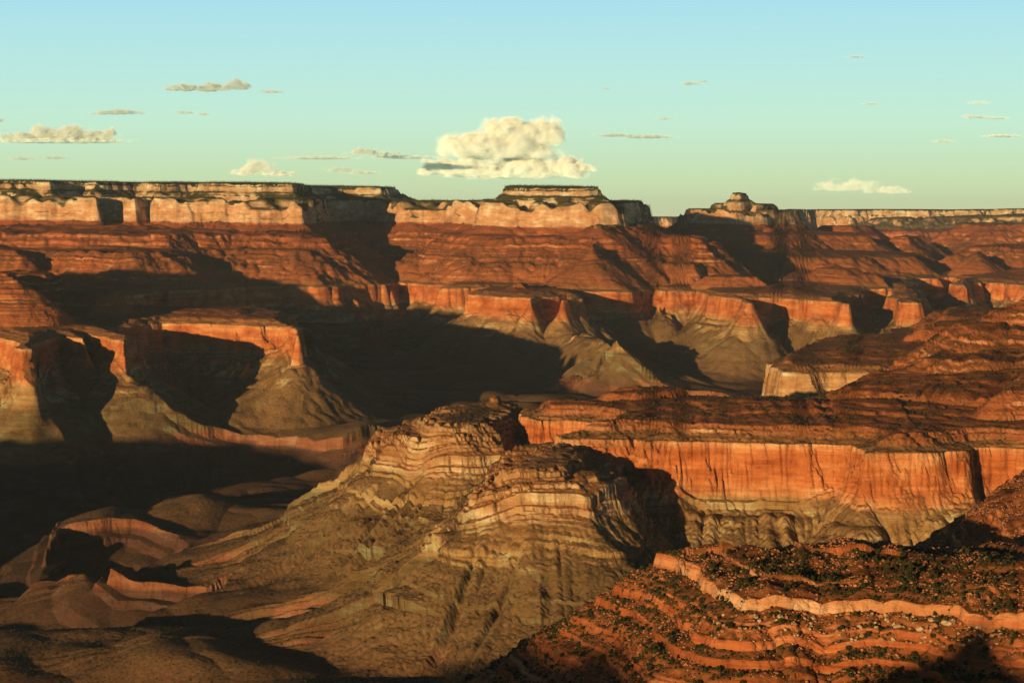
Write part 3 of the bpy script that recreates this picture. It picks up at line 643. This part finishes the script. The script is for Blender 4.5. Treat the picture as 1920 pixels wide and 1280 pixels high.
# equal chance per ground area, not per vertex
area = dR[can[:, 0], can[:, 1]]; wgt = wgt * area; wgt /= wgt.sum()
pick = can[rng.choice(len(can), 7500, replace=False, p=wgt)]
sz = np.clip(rng.lognormal(.10, .42, len(pick)), .5, 2.6)
bigr = sz / gy[pick[:, 0], pick[:, 1]]
order = np.argsort(-bigr)
n_j = 0; used = set()
for o_i in order[:300]:
    i, j = pick[o_i]
    k = int(rng.integers(6))
    if k not in used: r = jun[k]; used.add(k)
    else: r = dup(jun[k])
    r.location = (gx[i, j], gy[i, j], gz[i, j] - .15); r.rotation_euler = (0, 0, rng.uniform(0, 6.28)); q_ = sz[o_i] * 1.15
    r.scale = (q_, q_, q_ * rng.uniform(.85, 1.15))
    tag(r, 'large dark green juniper bush on the red ledges of the nearest ridge', 'bush', 'large junipers on the nearest ridge')
for k in range(6):
    if k not in used:
        for ch in list(jun[k].children): bpy.data.objects.remove(ch)
        bpy.data.objects.remove(jun[k])
def scatter(name, ids, sizes, material, base, squash=.8, jitter=.25, sink=.1):
    bv, bf = base; n = len(ids); k = len(bv)
    r = rng.uniform(0, 6.28, n); c, s_n = np.cos(r), np.sin(r)
    v = bv[None] * (1 + jitter * rng.normal(0, 1, (n, k, 1))) * sizes[:, None, None]
    v = np.stack([v[..., 0] * c[:, None] - v[..., 1] * s_n[:, None], v[..., 0] * s_n[:, None] + v[..., 1] * c[:, None], v[..., 2] * squash], -1)
    p = np.stack([gx[ids[:, 0], ids[:, 1]], gy[ids[:, 0], ids[:, 1]], gz[ids[:, 0], ids[:, 1]] + sizes * squash * (.8 - sink)], -1)
    v = (v + p[:, None]).reshape(-1, 3)
    f = (bf[None] + (np.arange(n) * k)[:, None, None]).reshape(-1, bf.shape[1])
    return np_mesh(name, v, f, material, smooth=False)
rest = order[300:]
sc1 = scatter('scrub', pick[rest], sz[rest] * .8, LEAF, (IV2, IF2), .8, .22)
tag(sc1, 'smaller dark scrub dotting the nearest red ridge', kind='stuff')
# farther brush on the benches of the near wall
nw = np.isin(RG, [uniq.index(k) for k in ('near_canyon_wall', 'grey_mesa', 'eroded_spur', 'spur_butte')])
can = np.argwhere(VISIBLE & nw & (STEEP < .8) & (gs > -432) & (gy < 8500))
clump = noise(gx[can[:, 0], can[:, 1]] / 110, gy[can[:, 0], can[:, 1]] / 110, 52)
wgt = np.clip(.4 + clump, .05, 1.2) * dR[can[:, 0], can[:, 1]]; wgt /= wgt.sum()
pick2 = can[rng.choice(len(can), min(6500, len(can) // 3), replace=False, p=wgt)]
sc2 = scatter('bench_scrub', pick2, np.clip(rng.lognormal(.45, .4, len(pick2)), .9, 3.8), LEAF, (IV, IF), .75, .2)
tag(sc2, 'dark scrub speckling the red benches above the orange wall', kind='stuff')
# small scrub on the olive slopes and platform
can = np.argwhere(VISIBLE & (gy < 6200) & (STEEP < .9) & (gs < -575))
wgt = dR[can[:, 0], can[:, 1]] * np.clip(.5 + noise(gx[can[:, 0], can[:, 1]] / 200, gy[can[:, 0], can[:, 1]] / 200, 53), .1, 1.3); wgt /= wgt.sum()
pick3 = can[rng.choice(len(can), 9000, replace=False, p=wgt)]
sc3 = scatter('slope_scrub', pick3, rng.uniform(.7, 2.0, len(pick3)), LEAF, (IV, IF), .7, .2)
tag(sc3, 'fine sparse scrub on the olive brown slopes', kind='stuff')
# pine forest on the far rim
can = np.argwhere(VISIBLE & np.isin(RG, [uniq.index(k) for k in ('far_left_rim', 'flat_topped_butte')]) & (STEEP < .9) & (gs > 98))
wgt = dR[can[:, 0], can[:, 1]] * np.where(gs[can[:, 0], can[:, 1]] > 190, 1.0, .8); wgt /= wgt.sum()
pick4 = can[rng.choice(len(can), min(9000, len(can) // 2), replace=False, p=wgt)]
cone_v = np.array([(math.cos(a), math.sin(a), -.8) for a in np.linspace(0, 2 * math.pi, 6)[:5]] + [(0, 0, 1.6)]) * np.array([.55, .55, 1]); cone_f = np.array([(k, (k + 1) % 5, 5) for k in range(5)])
sc4 = scatter('pine_forest', pick4, rng.uniform(2.8, 6.0, len(pick4)), PINE, (cone_v, cone_f), 1.0, .12)
tag(sc4, 'dark pine forest along the top of the far rim', kind='stuff')
# boulders below the ledge
bl = []
def boulder_mesh(seed):
    r = np.random.default_rng(seed); v = IV2.copy()
    for _ in range(9):                       # flatten against random planes: blocky broken rock
        nrm = r.normal(0, 1, 3); nrm /= np.linalg.norm(nrm); d = r.uniform(.5, .75); q = v @ nrm
        v = v - np.clip(q - d, 0, None)[:, None] * nrm[None]
    return v * np.array([1.25, .9, .75]), IF2
protos = [boulder_mesh(300 + k) for k in range(8)]
can = np.argwhere(VISIBLE & regf & (STEEP < 1.1) & (PX > 1330) & (PX < 1880) & (PY > 1150) & (PY < 1216))
wgt = dR[can[:, 0], can[:, 1]].astype(float); wgt /= wgt.sum()
pb = can[rng.choice(len(can), min(230, len(can) // 2), replace=False, p=wgt)]
mesh_cache = {}
for n_, (i, j) in enumerate(pb):
    k = int(rng.integers(8)); pale = (n_ % 5) < 3
    if (k, pale) not in mesh_cache:
        o = np_mesh('boulder', protos[k][0], protos[k][1], STONE if pale else STONE_RED, smooth=False); mesh_cache[(k, pale)] = o.data
    else:
        o = bpy.data.objects.new('boulder', mesh_cache[(k, pale)]); C.objects.link(o)
    q_ = float(np.clip(rng.lognormal(.55, .4), .9, 4.2))
    o.location = (gx[i, j], gy[i, j], gz[i, j] + q_ * .22); o.rotation_euler = (rng.uniform(-.3, .3), rng.uniform(-.3, .3), rng.uniform(0, 6.28)); o.scale = (q_,) * 3
    tag(o, 'pale fallen boulder on the rubble slope under the thick ledge' if pale else 'reddish fallen boulder on the rubble slope under the thick ledge', 'boulder', 'pale boulders on the rubble slope' if pale else 'red boulders on the rubble slope')
# loose rubble everywhere on the near ridge
can = np.argwhere(VISIBLE & regf & (STEEP < 1.2))
wgt = dR[can[:, 0], can[:, 1]] * np.clip(.35 + noise(gx[can[:, 0], can[:, 1]] / 45, gy[can[:, 0], can[:, 1]] / 45, 57), .05, 1.); wgt /= wgt.sum()
pick5 = can[rng.choice(len(can), 9000, replace=False, p=wgt)]
sc5 = scatter('rubble', pick5, np.clip(rng.lognormal(-.25, .4, len(pick5)), .4, 2.2), STONE_RED, (IV, IF), .7, .2, .3)
tag(sc5, 'loose broken rock strewn over the nearest red ridge', kind='stuff')
print('scatter', _t.time() - _t0)

# ------------------------------------------------------------------ clouds, far beyond the haze
def cloud_mat(thick, seed, det, a, b_, c, big, dull):
    m = bpy.data.materials.new('cloud_vapour'); m.use_nodes = True; t = m.node_tree; t.nodes.clear(); n = t.nodes.new; l = t.links.new
    o = n('ShaderNodeOutputMaterial'); v = n('ShaderNodeVolumePrincipled'); v.inputs['Color'].default_value = (.86, .97, 1.0, 1) if big else ((.50, .64, .72, 1) if dull else (.66, .80, .88, 1)); v.inputs['Anisotropy'].default_value = -.5
    tc = n('ShaderNodeTexCoord'); sv = n('ShaderNodeVectorMath'); sv.operation = 'DIVIDE'; l(tc.outputs['Object'], sv.inputs[0]); sv.inputs[1].default_value = (a, b_, c)
    sx = n('ShaderNodeSeparateXYZ'); l(sv.outputs[0], sx.inputs[0])
    mn = n('ShaderNodeMath'); mn.operation = 'MINIMUM'; l(sx.outputs['Z'], mn.inputs[0]); mn.inputs[1].default_value = 0
    ma = n('ShaderNodeMath'); ma.operation = 'MULTIPLY_ADD'; l(mn.outputs[0], ma.inputs[0]); ma.inputs[1].default_value = 2.2; l(sx.outputs['Z'], ma.inputs[2])
    cb = n('ShaderNodeCombineXYZ'); l(sx.outputs['X'], cb.inputs[0]); l(sx.outputs['Y'], cb.inputs[1]); l(ma.outputs[0], cb.inputs[2])
    ln = n('ShaderNodeVectorMath'); ln.operation = 'LENGTH'; l(cb.outputs[0], ln.inputs[0])
    nz = n('ShaderNodeTexNoise'); nz.inputs['Scale'].default_value = 1.0; nz.inputs['Detail'].default_value = 5; nz.inputs['Roughness'].default_value = .62
    of = n('ShaderNodeVectorMath'); of.operation = 'MULTIPLY_ADD'; l(tc.outputs['Object'], of.inputs[0]); f_ = det / c; of.inputs[1].default_value = (f_ * .8, f_ * .8, f_); of.inputs[2].default_value = (seed * 13.7, seed * 3.1, seed)
    l(of.outputs[0], nz.inputs['Vector'])
    s1 = n('ShaderNodeMath'); s1.operation = 'MULTIPLY_ADD'; l(nz.outputs['Fac'], s1.inputs[0]); s1.inputs[1].default_value = 1.7 if big else 2.3; s1.inputs[2].default_value = -.08 if big else -.50
    s2 = n('ShaderNodeMath'); s2.operation = 'SUBTRACT'; l(s1.outputs[0], s2.inputs[0]); l(ln.outputs['Value'], s2.inputs[1])
    mr = n('ShaderNodeMapRange'); mr.interpolation_type = 'SMOOTHSTEP'; l(s2.outputs[0], mr.inputs[0]); mr.inputs[1].default_value = 0.0; mr.inputs[2].default_value = .95 if big else .45; mr.inputs[4].default_value = thick * (2.2 if big else 1.2) / c
    l(mr.outputs[0], v.inputs['Density']); l(v.outputs[0], o.inputs['Volume']); return m
def puff(name, px, py, w, h, d, thick, seed, parent=None, det=1.1, big=False):
    x = (px - 960) / FPX * d; z = (397 - py) / FPX * d; a = w / 2 / FPX * d; c = h / 2 / FPX * d; b_ = min(a, max(c * 1.6, a * .5))
    a *= 1.45; c *= 1.5; b_ *= 1.3
    v = IV2 * np.array([a, b_, c]) * 1.08; v[:, 2] = np.maximum(v[:, 2], -c * .45)
    o = np_mesh(name, v, IF2, cloud_mat(thick, seed, det, a, b_, c, big, px > 1100 and py < 300), smooth=False)
    if parent: o.parent = parent; o.location = (x - parent.location.x, d - parent.location.y, z - parent.location.z)
    else: o.location = (x, d, z)
    return o
CL = [  # label, distance, [(px, py, w, h)], thickness
 ('bright towering cumulus cloud above the centre skyline', 110000, [(955, 256, 110, 60), (1008, 262, 84, 74), (900, 276, 100, 62), (950, 288, 220, 90), (868, 322, 140, 48), (960, 326, 230, 54), (1052, 318, 120, 38)], 16.0),
 ('long pale cumulus cloud with lumpy top at the upper left', 52000, [(350, 170, 90, 18), (400, 170, 90, 22), (452, 166, 60, 28)], 3.6),
 ('small ragged cloud just right of the long lumpy-topped one', 52500, [(512, 175, 54, 10)], 1.2),
 ('flat grey-beige cloud below and left of the long lumpy-topped one', 60000, [(222, 214, 112, 15)], 1.5),
 ('small broken flat cloud below the long lumpy-topped one', 60500, [(348, 214, 44, 12), (385, 217, 34, 8)], 1.2),
 ('small dark cloud cut by the left edge', 64000, [(2, 229, 34, 12)], 1.5),
 ('wide lumpy white cumulus cloud with a flat base at the left', 78000, [(40, 262, 80, 24), (85, 255, 80, 34), (140, 256, 80, 36), (190, 260, 70, 26), (210, 252, 26, 22), (120, 267, 210, 16)], 4.8),
 ('thin low cloud beneath the wide lumpy white one', 90000, [(45, 299, 60, 12), (105, 298, 60, 10)], 1.0),
 ('small cumulus heap standing on the rim left of centre', 130000, [(488, 318, 56, 42), (468, 326, 60, 22), (525, 328, 60, 16)], 4.8),
 ('long grey streak of cloud left of the towering cumulus', 105000, [(600, 298, 150, 10), (760, 297, 130, 11)], 1.1),
 ('row of small cream puffs on top of the long grey streak', 104000, [(680, 288, 70, 20), (725, 292, 60, 14)], 3.2),
 ('low cream puff under the long grey streak', 130000, [(640, 320, 66, 18), (680, 326, 70, 10)], 1.5),
 ('thin grey-cream streak of cloud right of the towering cumulus', 85000, [(1150, 256, 80, 9), (1215, 259, 100, 11)], 1.2),
 ('small cream cloud high on the right half of the sky', 52500, [(1292, 160, 44, 11), (1315, 156, 22, 8)], 1.5),
 ('small faint cloud above the streak right of the towering cumulus', 66000, [(1243, 225, 44, 9)], 0.8),
 ('tiny thin cloud high on the right, above the far rim', 60000, [(1628, 197, 40, 5)], 0.9),
 ('long dark grey cloud near the right edge', 66000, [(1825, 222, 50, 10), (1862, 224, 50, 8)], 1.5),
 ('thin low grey-cream cloud near the right edge', 76000, [(1875, 257, 76, 8)], 1.3),
 ('small thin cloud left of the low one near the right edge', 80000, [(1765, 267, 48, 8)], 1.0),
 ('faint ragged cloud above the dark one near the right edge', 62000, [(1830, 196, 44, 11)], 0.6),
 ('broad faint warm cloud low over the far right rim', 140000, [(1590, 354, 130, 32), (1660, 360, 90, 22)], 1.0),
 ('tiny wisp at the top of the sky on the right', 50500, [(1600, 110, 46, 5)], 0.8),
 ('tiny wisp between the towering cumulus and the high cream cloud', 54000, [(1135, 169, 22, 5)], 0.8)]
for ci, (lb, d, lobes, th) in enumerate(CL):
    if len(lobes) == 1:
        o = puff('cloud', *lobes[0], d, th, ci + 1)
    else:
        mx = sum(q_[0] for q_ in lobes) / len(lobes); my = max(q_[1] for q_ in lobes)
        o = bpy.data.objects.new('cloud', None); C.objects.link(o); o.location = ((mx - 960) / FPX * d, d, (397 - my) / FPX * d)
        for k, q_ in enumerate(lobes): puff('puff', *q_, d + k * 40, th, ci + 1 + k * .37, parent=o, big=th > 4)
    tag(o, lb, 'cloud')
scene.cycles.volume_step_rate = 1.0; scene.cycles.volume_max_steps = 128; scene.cycles.volume_bounces = 3
print('all', _t.time() - _t0)
